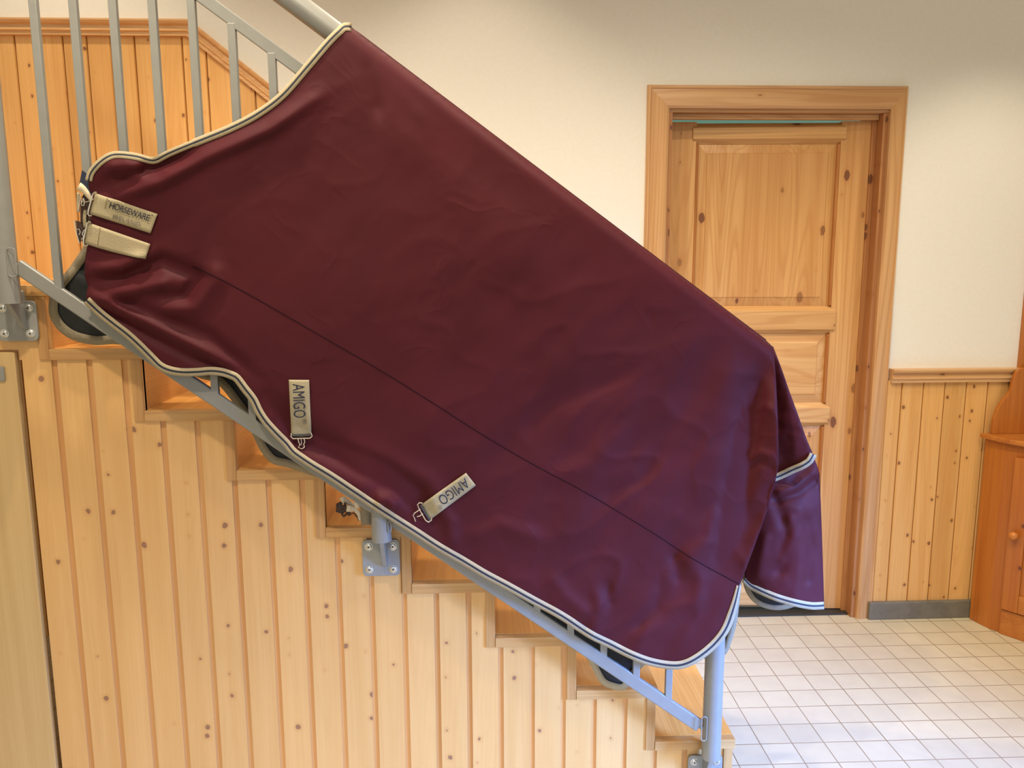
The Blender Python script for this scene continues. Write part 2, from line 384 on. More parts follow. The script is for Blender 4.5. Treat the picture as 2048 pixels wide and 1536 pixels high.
jm = MB(); jm.box((DX1-.020, YB-.004, 0), (DX1+.004, D1, DZ-.0115)); jm.box((DX1-.036, YB+.05, 0), (DX1-.018, D1, DZ-.0115)); jm.build('jamb', M['jamb'], cas, bev=.002)
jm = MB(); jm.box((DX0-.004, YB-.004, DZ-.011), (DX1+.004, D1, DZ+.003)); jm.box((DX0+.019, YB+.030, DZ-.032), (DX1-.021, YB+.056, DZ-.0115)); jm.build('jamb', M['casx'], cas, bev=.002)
struct(MB().box((DX0+.018, YB+.02, 0), (DX1-.02, D1, .008)).build('trim_7', M['rubber']), 'dark threshold under the door')

# door leaf built flat, hinge at right, turned slightly away
dr = empty('door_1', (DX1-.036, YB+.062, .012)); struct(dr, 'panelled pine door standing slightly ajar')
DWd, DHt, T = (DX1-.036)-(DX0+.020)-.004, DZ-.044, .04
def dbox(nm, x0, x1, z0, z1, m_, y0=0, y1=T, bev=.0):
    mb = MB().box((x0, y0, z0), (x1, y1, z1)); o = mesh_obj(nm, [Vector(v)+dr.location for v in mb.v], mb.f, m_, dr)
    if bev:
        b = o.modifiers.new('b', 'BEVEL'); b.width = bev; b.segments = 1; b.limit_method = 'ANGLE'
    return o
SW = .118
dbox('stile', -DWd, -DWd+SW, 0, DHt, M['doorz'])
dbox('stile', -SW, 0, 0, DHt, M['doorz'])
def rl(z0, z1):    # rail with bevelled mouldings proud of the leaf
    x0, x1 = -DWd+SW-.016, -SW+.016; c = .020; y0 = -.010
    vs = [(x0, .002, z0), (x1, .002, z0), (x1, .002, z1), (x0, .002, z1),
          (x0, y0, z0+c), (x1, y0, z0+c), (x1, y0, z1-c), (x0, y0, z1-c)]
    vs = [(x0+c*.9, 0.012, z0), (x1-c*.9, .012, z0), (x1-c*.9, .012, z1), (x0+c*.9, .012, z1),
          (x0, y0, z0+c), (x1, y0, z0+c), (x1, y0, z1-c), (x0, y0, z1-c), (x0, .03, z0+c), (x1, .03, z0+c), (x1, .03, z1-c), (x0, .03, z1-c)]
    fs = [(4, 5, 6, 7), (0, 1, 5, 4), (7, 6, 2, 3), (8, 4, 7, 11), (5, 9, 10, 6), (0, 4, 8), (3, 11, 7), (1, 9, 5), (2, 6, 10), (0, 8, 9, 1), (3, 2, 10, 11), (8, 11, 10, 9)]
    mesh_obj('rail', [Vector(v)+dr.location for v in vs], fs, M['doorx'], dr)
def Zd(py): return at(1640, py, YB+.07).z - .012
rls = [(Zd(287), DHt-.004), (Zd(668), Zd(612)), (Zd(853), Zd(806)), (0.0, .19)]
for a, b_ in rls: rl(a, b_)
def panel(z0, z1, m_):
    x0, x1 = -DWd+SW, -SW
    dbox('panel', x0, x1, z0, z1, m_, .016, .03)
    e = .045
    vs = [(x0, .016, z0), (x1, .016, z0), (x1, .016, z1), (x0, .016, z1), (x0+e, .006, z0+e), (x1-e, .006, z0+e), (x1-e, .006, z1-e), (x0+e, .006, z1-e),
          (x0+e+.003, .0035, z0+e+.003), (x1-e-.003, .0035, z0+e+.003), (x1-e-.003, .0035, z1-e-.003), (x0+e+.003, .0035, z1-e-.003)]
    mesh_obj('panel', [Vector(v)+dr.location for v in vs], [(0, 1, 5, 4), (1, 2, 6, 5), (2, 3, 7, 6), (3, 0, 4, 7), (4, 5, 9, 8), (5, 6, 10, 9), (6, 7, 11, 10), (7, 4, 8, 11), (8, 9, 10, 11)], m_, dr)
panel(rls[1][1]-.01, rls[0][0]+.01, M['doorz'])
panel(rls[2][1]-.01, rls[1][0]+.01, M['doorx'])
panel(rls[3][1]-.01, rls[2][0]+.01, M['doorz'])
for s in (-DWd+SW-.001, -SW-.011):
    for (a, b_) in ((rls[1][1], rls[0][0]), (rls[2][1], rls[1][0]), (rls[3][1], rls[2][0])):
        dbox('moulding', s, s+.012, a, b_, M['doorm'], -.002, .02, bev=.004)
dr.rotation_euler = (0, 0, R(3.0)*-1)

# ------------------------------------------------------------------ staircase
sc = empty('staircase', (X0+4*RUN, YS, 0), 'straight pine staircase with open oak step ends rising to the left', 'staircase')
TT = .028
def zt(k): return Z0 - k*RISE                # tread top
K0, K1 = 0, 7
def hidden(k): return k < -2
for k in range(K0, K1+1):
    xa, xb = X0+k*RUN, X0+(k+1)*RUN
    z = zt(k)
    nose = .006
    t = MB().box((xa-.016, YS+.022, z-TT), (xb+nose, YB-.017, z)); o = t.build('tread', M['trd'], sc, bev=.002)
    MB().box((xa, YS-.006, z-TT), (xb+nose, YS+.022, z)).build('tread_end', M['oakx'], sc, bev=.0015)
    zr = zt(k+1)-TT if k < K1 else 0
    MB().box((xb-.016, YS+.022, max(zr+TT, 0) if k < K1 else 0), (xb-.001, YB-.017, z-TT)).build('riser', M['rsr'], sc)
    MB().box((xb-.027, YS-.004, zr), (xb-.0005, YS+.022, z-TT)).build('riser_end', M['oakz'], sc, bev=.0015)
ZL = zt(-1); xb = X0-0*RUN
MB().box((-3.0, YS+.022, ZL-TT), (xb+.006, YB-.017, ZL)).build('landing', M['trd'], sc, bev=.002)
MB().box((-3.0, YS-.006, ZL-TT), (xb+.006, YS+.022, ZL)).build('tread_end', M['oakx'], sc, bev=.0015)
MB().box((xb-.016, YS+.022, zt(0)), (xb-.001, YB-.017, ZL-TT)).build('riser', M['rsr'], sc)
MB().box((xb-.027, YS-.004, zt(0)-TT), (xb-.0005, YS+.022, ZL-TT)).build('riser_end', M['oakz'], sc, bev=.0015)
# cladding boards of the side, tops cut to the steps
def ztop_side(a, b_):
    k = math.floor((b_-X0-.001)/RUN); return zt(min(k, K1))-TT+.002 if k <= K1 else None
xr = X0+8*RUN-.0275
cl = MB(); gv = MB()
p0, pp = -1.106, .08906
XL = at(92, 1268, YS).x                        # joint beside the cupboard door
edges = [p0+pp*i for i in range(-1, 24)]
for i in range(len(edges)):
    a, b_ = edges[i]+.0078, (edges[i+1]-.0078 if i+1 < len(edges) else xr)
    a = max(a, XL); b_ = min(b_, xr)
    if b_-a < .01: continue
    # cut at step lines inside this board
    cuts = [a] + [X0+k*RUN for k in range(0, 9) if a < X0+k*RUN < b_] + [b_]
    top = []
    for c0, c1 in zip(cuts[:-1], cuts[1:]):
        zt_ = ztop_side(c0, c1)
        top += [(c0, zt_), (c1, zt_)]
    pts = [(a, 0), (b_, 0)] + [(x, z) for x, z in reversed(top)]
    cl.prism(pts, 'y', YS+.001, YS+.017)
side = cl.build('side_cladding', M['spruce'], sc)
for k in range(0, 8):
    a = max(X0+k*RUN, XL); b_ = min(X0+(k+1)*RUN, xr)
    gv.box((a, YS+.007, 0), (b_, YS+.02, zt(k)-TT))
gv.build('cladding_groove', M['groove'], sc)
# boards above the cupboard door + the cupboard door
ZC = at(30, 702, YS).z
MB().prism([(-3.0, ZC+.003), (XL-.0, ZC+.003), (XL, zt(0)-TT), (X0-.028, zt(0)-TT), (X0-.028, zt(-1)-TT), (X0-RUN, zt(-1)-TT), (-3.0, zt(-1)-TT)], 'y', YS+.004, YS+.02).build('side_cladding', M['spruce'], sc)
cup = empty('cupboard_door', ((XL-1.9)/2, YS, 0), 'plain yellowish plywood cupboard door under the top of the stairs', 'cupboard door')
MB().box((-1.95, YS-.004, .01), (XL-.007, YS+.014, ZC-.003)).build('door_panel', M['ply'], cup, bev=.002)
hb = MB(); q = at(0, 748, YS-.008); hb.box((q.x-.03, YS-.010, q.z-.019), (q.x+.0115, YS-.004, q.z+.019)); hb.build('hinge', M['plate'], cup, bev=.003)

# ------------------------------------------------------------------ railing
rg = empty('stair_railing', (.6, YF, 0), 'grey painted steel stair railing with round posts and square bars', 'railing')
SL = -.7205
hr0 = at(712, 64, YF); hr1 = at(1545, 692, YF)
HS = (hr1.z-hr0.z)/(hr1.x-hr0.x); RH = .027
ca = 1/math.sqrt(1+HS*HS)
off = (RH+.004)/ca
def zh(x): return hr0.z + (x-hr0.x)*HS - off          # handrail centre height
def yaw_tube(x0, x1): return [(x0, YF, zh(x0)), (x1, YF, zh(x1))]
hx1 = .728
MB().tube([(-1.13, YF, zh(-1.13)), (hx1-.05, YF, zh(hx1-.05)), (hx1, YF, zh(hx1)+.0)], RH, 24).build('handrail', M['metal'], rg, smooth=True)
MB().lathe((hx1, YF, zh(hx1)), (1, 0, HS), [(0, RH), (.006, RH*.9), (.012, RH*.5)]).build('end_cap', M['metal'], rg, smooth=True)
def bar(x0, z0, x1, z1, h, d):
    n = Vector((z0-z1, 0, x1-x0)).normalized()*(h/2); mb = MB()
    a = Vector((x0, YF, z0)); b_ = Vector((x1, YF, z1)); dy = Vector((0, d/2, 0))
    mb.hexa([a-n-dy, b_-n-dy, b_-n+dy, a-n+dy], [a+n-dy, b_+n-dy, b_+n+dy, a+n+dy]); return mb
u = at(500, 65.5, YF)                                   # upper flat rail
def zu(x): return u.z + (x-u.x)*HS
bar(-1.11, zu(-1.11), .61, zu(.61), .029, .014).build('upper_rail', M['metal'], rg, bev=.002)
l0 = at(105, 579, YF); l1 = at(1382, 1440, YF)
LS = (l1.z-l0.z)/(l1.x-l0.x)
def zl(x): return l0.z + (x-l0.x)*LS
xl0, xl1 = at(34, 531, YF).x, at(1399, 1441, YF).x
b_ = bar(xl0, zl(xl0), xl1, zl(xl1), .036, .016); b_.build('lower_rail', M['metal'], rg, bev=.004, seg=3)
# square bars
obs = [(-1, 0)]
bx = [(0, at(1340, 1375, YF).x), (-1, at(1272, 1330, YF).x), (-2, at(1205, 1290, YF).x), (-3, at(1139, 1248, YF).x), (-12, at(506, 825, YF).x), (-13, at(431, 772, YF).x)]
top = [at(561, 140, YF).x, at(480, 120, YF).x, at(399, 120, YF).x, at(320, 130, YF).x, at(241, 130, YF).x, at(162, 130, YF).x, at(87, 200, YF).x]
n_ = len(bx); mx = sum(i for i, _ in bx)/n_; my = sum(x for _, x in bx)/n_
bsp = sum((i-mx)*(x-my) for i, x in bx)/sum((i-mx)**2 for i, _ in bx); bx0 = my-bsp*mx
print('baluster spacing', bsp, bx0, 'fit err', [round(x-(bx0+bsp*i), 3) for i, x in bx], 'top idx', [round((x-bx0)/bsp, 2) for x in top])
for i in range(-24, 1):
    x = bx0+bsp*i
    if abs(x-(-.247)) < .03 or x < -1.09: continue
    z0, z1 = zl(x)+.008, zu(x)-.010
    MB().box((x-.0095, YF-.0075, z0), (x+.0095, YF+.0075, z1)).build('baluster', M['metal'], rg, bev=.002)
def post(px, py, plate_c, hasrug=True, ztopx=None):
    """round post with mounting plate bolted to the stair side"""
    c = at(px, py, YF-.002); x = c.x
    zb = c.z
    mb = MB().tube([(x, YF, zb), (x, YF, (zh(x) if ztopx is None else ztopx))], .0262, 28)
    p = mb.build('post', M['metal'], rg, smooth=True)
    pc = at(*plate_c, YS-.014); w_, h_ = .0505, .0515
    pl = MB()
    pts = []
    rr = .012
    for (cx, cz, a0) in ((w_-rr, h_-rr, 0), (-w_+rr, h_-rr, 90), (-w_+rr, -h_+rr, 180), (w_-rr, -h_+rr, 270)):
        for t in range(5):
            a = R(a0+t*22.5); pts.append((pc.x+cx+rr*math.cos(a), pc.z+cz+rr*math.sin(a)))
    pl.prism(pts, 'y', YS-.014, YS-.007); pl.build('mounting_plate', M['plate'], p, bev=.0012)
    gs = MB()
    gs.hexa([(x-.0055, YS-.012, pc.z-.024), (x+.0055, YS-.012, pc.z-.024), (x+.0055, YF+.012, zb+.002), (x-.0055, YF+.012, zb+.002)][:4],
            [(x-.0055, YS-.012, zb+.03), (x+.0055, YS-.012, zb+.03), (x+.0055, YF+.02, zb+.03), (x-.0055, YF+.02, zb+.03)])
    gs.v = []; gs.f = []
    gs.prism([(YS-.012, pc.z-.026), (YS-.022, pc.z-.020), (YF-.012, zb+.001), (YF-.012, zb+.01), (YS-.012, zb+.03)], 'x', x-.0055, x+.0055)
    gs.build('gusset', M['metal'], p)
    for sx in (-1, 1):
        for sz in (-1, 1):
            bxx, bz = pc.x+sx*.0325, pc.z+sz*.0325
            bo = MB().lathe((bxx, YS-.0135, bz), (0, -1, 0), [(0, .0115), (.0015, .0115), (.0018, .0095), (.0035, .0088), (.005, .006), (.005, .0028), (.003, .0028)], 20)
            bb_ = bo.build('bolt', M['bolt'], p, smooth=True)
            MB().lathe((bxx, YS-.0166, bz), (0, -1, 0), [(0, .0027), (.0003, .0027)], 6).build('bolt_socket', M['boltd'], p)
    return x
xm = post(763.5, 1081, (762, 1116))
xr_ = post(1422, 1515, (1410, 1544))
xl_ = post(19, 607, (33, 642), ztopx=2.80)
# rail end clips on the posts
def clip(px0, py0, w_, h_, n='rail_clip'):
    a = at(px0, py0, YF-.020)
    pts = []
    for (cx, cz, a0) in ((1, 1, 0), (-1, 1, 90), (-1, -1, 180), (1, -1, 270)):
        for t in range(4):
            an = R(a0+t*30); rr = .006
            pts.append((a.x+cx*(w_-rr)+rr*math.cos(an), YF-.0215, a.z+cz*(h_-rr)+rr*math.sin(an)))
    MB().tube(pts, .0016, 8, closed=True).build(n, M['metal'], rg, smooth=True)
clip(1408, 1457, .0075, .036); clip(24, 525, .010, .034)
for (a, b_) in ((xl1-.004, xr_-.024), (xl_+.024, xl0+.004)):
    MB().tube([(a, YF, zl(a)), (b_, YF, zl(b_))], .006, 12).build('rail_stub', M['metal'], rg, smooth=True)
clip(779, 1053, .004, .016)

# --- rug
# ------------------------------------------------------------------ horse rug over the railing
M['seam'] = flat('dark_seam_thread', (.022, .005, .009), .9, spec=.1)
rug = empty('horse_rug', (.2, YF, 1.0), 'burgundy horse rug with beige and navy edging draped over the stair railing', 'horse rug')
RT = RH+.0045
A_, B_ = Vector((712, 62)), Vector((1545, 690)); rdir = (B_-A_).normalized(); rn = Vector((-rdir.y, rdir.x))
def seg_d(p, a, b):
    ab = b-a; t = max(0, min(1, (p-a).dot(ab)/ab.length_squared)); return (p-(a+ab*t)).length, t
def poly_d(p, pl):
    best = 1e9; bt = 0; n = len(pl)-1
    for i in range(n):
        d, t = seg_d(p, pl[i], pl[i+1])
        if d < best: best = d; bt = (i+t)/n
    return best, bt
def V2(l): return [Vector(q) for q in l]
AMP=1.35
FOLDS = [  # polyline, width px, amplitude m towards the viewer
 (V2([(215,400),(320,364),(405,318),(540,258),(640,190)]), 15, .013),
 (V2([(195,378),(300,338),(390,306)]), 13, -.010),
 (V2([(205,335),(250,330),(290,338)]), 16, .013),
 (V2([(215,372),(250,352),(300,356)]), 9, .006),
 (V2([(185,560),(250,552),(325,522),(395,552),(372,592),(310,600)]), 13, -.013),
 (V2([(185,600),(250,585),(310,570),(345,562)]), 12, .010),
 (V2([(300,620),(390,615),(430,560),(425,520)]), 20, .010),
 (V2([(180,540),(240,535),(300,505)]), 12, .008),
 (V2([(180,588),(260,628),(350,672),(470,732)]), 9, .010),
 (V2([(190,610),(280,662),(380,715),(460,742)]), 8, -.009),
 (V2([(200,585),(300,622),(420,672),(520,760)]), 12, -.006),
 (V2([(540,800),(600,872),(680,905),(770,945),(835,990),(858,1035)]), 24, -.017),
 (V2([(600,905),(690,955),(750,985)]), 22, .008),
 (V2([(650,880),(760,920),(850,965),(890,1010)]), 22, .008),
 (V2([(750,1005),(775,1000),(795,1020)]), 17, .015),
 (V2([(740,100),(820,260),(1000,470),(1180,640)]), 60, .004),
 (V2([(755,110),(800,170),(860,250)]), 18, .006),
 (V2([(730,115),(745,170),(760,240)]), 14, -.005),
 (V2([(860,1000),(900,1040),(905,1100)]), 14, .007),
 (V2([(930,1080),(1000,1050),(1090,1080)]), 18, .006),
 (V2([(1080,960),(1180,930),(1260,840)]), 22, .005),
 (V2([(1030,870),(1120,800),(1290,740)]), 26, -.005),
 (V2([(1180,1000),(1280,960),(1340,880)]), 18, -.005),
 (V2([(1240,1290),(1330,1250),(1420,1180)]), 20, .006),
 (V2([(1260,1270),(1310,1215),(1330,1150)]), 14, -.006),
 (V2([(1190,1170),(1200,1230),(1180,1265)]), 12, .006),
 (V2([(1215,1160),(1222,1215)]), 9, -.005),
 (V2([(1370,1100),(1400,1160),(1395,1220)]), 14, .005),
 (V2([(1345,1100),(1360,1170)]), 12, -.005),
 (V2([(1440,1000),(1420,1080),(1380,1120)]), 16, .005),
 (V2([(1535,700),(1495,860),(1470,1010),(1440,1130)]), 22, -.016),
 (V2([(1465,690),(1440,830),(1425,960)]), 34, .007),
 (V2([(1545,1000),(1515,1080),(1490,1150)]), 16, .010),
 (V2([(700,1000),(730,1010)]), 10, -.004),
 (V2([(1100,1150),(1130,1195),(1190,1240)]), 16, .006),
 (V2([(1475,930),(1520,905),(1555,915)]), 7, .004),
 (V2([(1470,960),(1520,925),(1556,940)]), 6, -.004),
 (V2([(1500,820),(1530,812),(1553,822)]), 6, .003),
]
def relief(px, py, seedz=0.):
    p = Vector((px, py)); d = 0
    for pl, w, a in FOLDS:
        q, t = poly_d(p, pl)
        if q < 3*w: d += AMP*a*math.exp(-(q/w)**2)*min(1, 4*min(t, 1-t)+.25)
    if 690 < py < 1040 and px > 1440:        # tent-like facet at the dock
        e = 1551+(py-690)*.028-px; wd = 8+(py-690)*.27
        if -10 < e < wd: d += .038*(1-max(0, e)/wd)*min(1, (py-690)/90)*min(1, max(0, (1040-py)/110))
    # slack cloth: broad swells plus creases running down the cloth
    u_ = (px*rdir.x+py*rdir.y); v_ = (px*rn.x+py*rn.y)
    low = min(1, max(0, (py-300)/900)); rt = min(1, max(0, (px-700)/600))
    d += .0065*noise.noise((u_/170, v_/260, 3+seedz))
    d += (.0018+.0052*low*rt)*noise.noise((u_/60, v_/110, 7+seedz))
    c = noise.noise((u_/34, v_/60, 11+seedz)); d += (.0004+.0024*low*rt)*c
    c = 1-abs(noise.noise((u_/95+.3*v_/95, v_/150, 21+seedz)))*2; d += (.0008+.0042*low*rt)*max(0, c)**4
    return d
POSTS = [(763, 1040, .027), (1431, 1250, -.036)]
def ridge_s(px, py): return max(0., (Vector((px, py))-A_).dot(rn))/790.
def y_near(px, py):
    s = ridge_s(px, py)
    if s < RT: return YF - math.sqrt(max(0, RT*RT-(RT-s)**2))
    f = min(1, (s-RT)/.10)
    lim = .0165
    for pxx, pyy, sl in POSTS:
        e = abs(px-(pxx+(py-pyy)*sl)); 
        if e < 110 and py > 300: lim = max(lim, .0285-.012*(lambda q: q*q*(3-2*q))(max(0, (e-24)/86)))
    return YF - max(lim, RT + relief(px, py)*f)
def y_far(px, py):
    s = ridge_s(px, py)
    if s < RT: return YF + math.sqrt(max(0, RT*RT-(RT-s)**2))
    return YF + max(.020, RT + .02*min(1, s/.5) + .5*relief(px+40, py+60, 5)*min(1, (s-RT)/.1))
def crom(pl, step=5., closed=False):
    pl = V2(pl); out = []; n = len(pl)
    for i in range(n-1):
        p0, p1, p2, p3 = pl[max(i-1, 0)], pl[i], pl[i+1], pl[min(i+2, n-1)]
        k = max(1, int((p2-p1).length/step))
        for j in range(k):
            t = j/k
            out.append(.5*((2*p1)+(p2-p0)*t+(2*p0-5*p1+4*p2-p3)*t*t+(3*p1-p0-3*p2+p3)*t**3))
    out.append(pl[-1]); return out
def inside(p, poly):
    c = False; n = len(poly); j = n-1
    for i in range(n):
        a, b = poly[i], poly[j]
        if (a.y > p.y) != (b.y > p.y) and p.x < (b.x-a.x)*(p.y-a.y)/(b.y-a.y)+a.x: c = not c
        j = i
    return c
def sheet(name, outline, yf, mats, step=7., parent=None, th=.0016, flip=False):
    poly = outline; n = len(poly)
    xs = [p.x for p in poly]; ys = [p.y for p in poly]
    pts = list(poly); 
    gy = min(ys); row = 0
    edges_ = [(poly[i], poly[(i+1) % n]) for i in range(n)]
    while gy < max(ys):
        cr = []
        for a, b in edges_:
            if (a.y > gy) != (b.y > gy): cr.append((b.x-a.x)*(gy-a.y)/(b.y-a.y)+a.x)
        cr.sort(); g0_ = (row % 2)*step*.5
        for x0, x1 in zip(cr[::2], cr[1::2]):
            x = math.ceil((x0+step*.45-g0_)/step)*step+g0_
            while x < x1-step*.45:
                pts.append(Vector((x, gy))); x += step
        gy += step*.87; row += 1
    res = delaunay_2d_cdt(pts, [(i, (i+1) % n) for i in range(n)], [], 1, 1e-4)
    vs2, fs = res[0], res[2]
    fs = [f for f in fs if inside(sum((vs2[i] for i in f), Vector((0, 0)))/len(f), poly)]
    vs = [at(v.x, v.y, yf(v.x, v.y)) for v in vs2]
    out = []
    for f in fs:
        a, b, c = (vs[i] for i in f[:3]); nrm = (b-a).cross(c-a)
        s = nrm.dot(CAM-a) > 0
        out.append(tuple(f) if s != flip else tuple(reversed(f)))
    o = mesh_obj(name, vs, out, mats[0], parent or rug, smooth=True, mats=mats)
    sd = o.modifiers.new('thickness', 'SOLIDIFY'); sd.thickness = th; sd.offset = -1
    sd.material_offset = 1; sd.material_offset_rim = 1
    return o
def ribbon(name, pl, hw, yf, mats, parent=None, lift=.0022, prof=(-1, -.26, .26, 1), mi=(0, 1, 0), th=.0014, step=5., smoothit=True):
    c = crom(pl, step) if smoothit else V2(pl); k = len(prof); vs = []; fs = []; fm = []
    for i, p in enumerate(c):
        t = (c[min(i+1, len(c)-1)]-c[max(i-1, 0)]).normalized(); nn = Vector((-t.y, t.x))
        h = hw(i/(len(c)-1)) if callable(hw) else hw
        y = yf(p.x, p.y)
        for q in prof:
            w_ = p+nn*h*q
            vs.append(at(w_.x, w_.y, (min(y, yf(w_.x, w_.y)) if yf is y_near else y)-lift))
    for i in range(len(c)-1):
        for j in range(k-1):
            fs.append((i*k+j, i*k+j+1, (i+1)*k+j+1, (i+1)*k+j)); fm.append(mi[j])
    a, b, d_ = (Vector(vs[i]) for i in fs[0][:3])
    if (b-a).cross(d_-a).dot(CAM-a) < 0: fs = [tuple(reversed(f)) for f in fs]
    o = mesh_obj(name, vs, fs, mats[0], parent or rug, smooth=True, mats=mats, fm=fm)
    sd = o.modifiers.new('thickness', 'SOLIDIFY'); sd.thickness = th; sd.offset = -1
    return o
BIND = [M['bindb'], M['bindn']]
neck = [(703,54),(690,53),(680,61),(656,85),(615,133),(564,191),(513,229),(461,256),(410,277),(370,293),(335,308),(312,320),(297,320),(273,313),(239,309),(219,312),(198,326),(182,345),(177,362)]
hem = [(173,601),(199,625),(225,646),(253,667.5),(276.5,688.6),(300,712),(319,731),(337.5,740),(363,744.5),(394,744),(422,742),(445,744.5),(464,751),(474,757),(490,778),(506.6,799.5),(518,823),(532,844),(553.5,867.5),(572,886),(586,903),(605,917),(628,932),(661,952),(708,983.5),(755,1015),(792.5,1039),(832,1064),(878,1094),(925,1121),(970,1148),(1015,1172),(1069,1202),(1124,1232),(1179,1268),(1222.5,1289.5),(1261,1309),(1302,1324),(1343,1331),(1370,1328),(1397.5,1314),(1425,1292),(1444,1270),(1455,1251),(1463,1229),(1471,1202),(1478,1172)]
ncl, hcl = crom(neck), crom(hem)
right = V2([(1484,1160),(1490,1143),(1510,1090),(1535,1020),(1552,958),(1557,930),(1556,850),(1552,760),(1547,695)])
ridge = [B_+(A_-B_)*t/60 for t in range(0, 61)]
chest = V2([(178,378),(186,392),(182,430),(176,480),(170,520),(169,550),(176,572),(172,588)])
near_poly = ridge[1:-1] + ncl + chest + hcl + right
sheet('near_panel', near_poly, y_near, [M['cloth'], M['lining']])
ribbon('neck_binding', neck, lambda t: 8.2 if t < .62 else 7, y_near, BIND)
ribbon('hem_binding', hem, lambda t: 8.2 if t < .96 else 8.2-90*(t-.96), y_near, BIND)
# centre seam with its row of stitching
seam = [(385,532),(430,553),(500,590),(570,630),(660,682),(760,740),(860,802),(960,866),(1060,925),(1180,990),(1300,1062),(1390,1120),(1478,1168)]
ribbon('seam', seam, 1.0, y_near, [M['seam']], lift=.0007, prof=(-1, 1), mi=(0,), th=.0004)
# far half of the rug, its dark lining towards the camera
far_hem = [(178,492),(160,520),(142,545),(120,572),(110,590),(106,612),(109,633),(124,655),(150,672),(190,681),(235,680),(300,690),(350,722),(400,748),(430,756),(450,772),(472,800),(497,835),(515,872),(528,898),(548,920),(580,928),(640,948),(700,990),(740,1020),(800,1058),(880,1105),(960,1150),(1040,1200),(1110,1252),(1165,1296),(1184,1322),(1196,1346),(1208,1364),(1226,1372),(1246,1374),(1260,1358),(1278,1332),(1300,1318),(1340,1310),(1390,1316),(1425,1316),(1448,1304),(1458,1280),(1468,1245),(1474,1200),(1478,1165)]
fcl = crom(far_hem)
far_poly = ridge[1:-1] + V2([(712,62),(680,90),(620,150),(520,240),(400,300),(300,340),(215,350),(184,372),(182,430)]) + fcl + V2([(1500,1080),(1530,980),(1545,850),(1546,760)])
sheet('far_panel', far_poly, y_far, [M['lining'], M['cloth']], step=12.)
fb = [p for p in far_hem]
ribbon('far_hem_binding', fb[:12], lambda t: 9, y_far, [M['wbind']], prof=(-1, 1), mi=(0,), lift=.004)
ribbon('far_hem_binding', fb[12:23], lambda t: 8, y_far, [M['wbind']], prof=(-1, 1), mi=(0,), lift=.004)
ribbon('far_hem_binding', fb[29:40], lambda t: 6.5, y_far, [M['bindb']], prof=(-1, 1), mi=(0,), lift=.004)
ribbon('far_hem_binding', fb[41:], lambda t: 5.5, y_far, [M['wbind']], prof=(-1, 1), mi=(0,), lift=.004)
# rump: upper tail piece and tail flap
def y_tail(px, py):
    e = (px-(1548+(py-690)*.03)); w_ = max(12, (py-690)*.37)
    t = max(0, min(1.2, e/w_))
    return YF + .030 - .034*math.sin(min(1, t)*math.pi*.62)*min(1, (py-690)/160) + .0035*noise.noise((px/26, py/60, 2)) + .002*noise.noise((px/12, py/16, 5))
tail_edge = [(1546,957),(1562,951),(1585,940),(1606,931),(1620,921),(1627,908)]
tp = V2([(1546,692),(1556,718),(1565,742),(1578,780),(1592,818),(1604,852),(1614,880),(1626,908)]) + list(reversed(crom(tail_edge, 6)))[1:] + V2([(1535,955),(1528,900),(1530,800),(1538,720)])
sheet('rump_panel', tp, y_tail, [M['cloth'], M['lining']], step=6.)
ribbon('rump_binding', tail_edge, 7.2, lambda x, y: y_tail(x, y)-.004, BIND)
TF = [(V2([(1560,985),(1590,975),(1625,945)]), 9, .010), (V2([(1556,1000),(1600,985),(1630,960)]), 9, -.008), (V2([(1548,1000),(1575,1060),(1560,1140)]), 14, -.010),
      (V2([(1580,1040),(1585,1070),(1565,1120)]), 10, .008), (V2([(1612,1040),(1622,1090),(1615,1160)]), 9, -.006), (V2([(1598,1020),(1600,1120),(1590,1200)]), 12, .006), (V2([(1530,1080),(1515,1150)]), 12, .008)]
def y_flap(px, py):
    t = (px-1490)/160
    d = .040*math.sin(max(0, min(1, t))*math.pi)*min(1, max(0, (py-925)/90))
    for pl, w_, a in TF:
        q, tt = poly_d(Vector((px, py)), pl)
        if q < 3*w_: d += a*math.exp(-(q/w_)**2)
    return YF + .048 - d + .003*noise.noise((px/22, py/40, 9))
flap_hem = [(1489,1158),(1500,1170),(1518,1180),(1545,1192),(1572,1201),(1600,1208),(1625,1212),(1648,1211)]
fp = V2([(1628,915),(1634,930),(1639,946),(1641,990),(1643,1040),(1645,1100),(1647,1160),(1648.5,1211)]) + list(reversed(crom(flap_hem, 6)))[1:] + V2([(1490,1120),(1500,1060),(1515,1000),(1535,955),(1560,944),(1600,930)])
sheet('tail_flap', fp, y_flap, [M['cloth'], M['lining']], step=6.)
ribbon('flap_binding', flap_hem, lambda t: 7.5, y_flap, BIND)
def y_back(px, py): return YF + .10 + .02*math.sin((px-1490)/50)
bh = [(1488,1140),(1492,1168),(1500,1188),(1515,1204),(1540,1214),(1570,1214),(1610,1200)]
sheet('tail_flap_inside', crom(bh, 6) + V2([(1635,1150),(1600,1080),(1540,1060),(1500,1090)]), y_back, [M['lining'], M['cloth']], step=9.)
ribbon('flap_binding', bh, 5, y_back, [M['wbind']], prof=(-1, 1), mi=(0,), lift=.003)

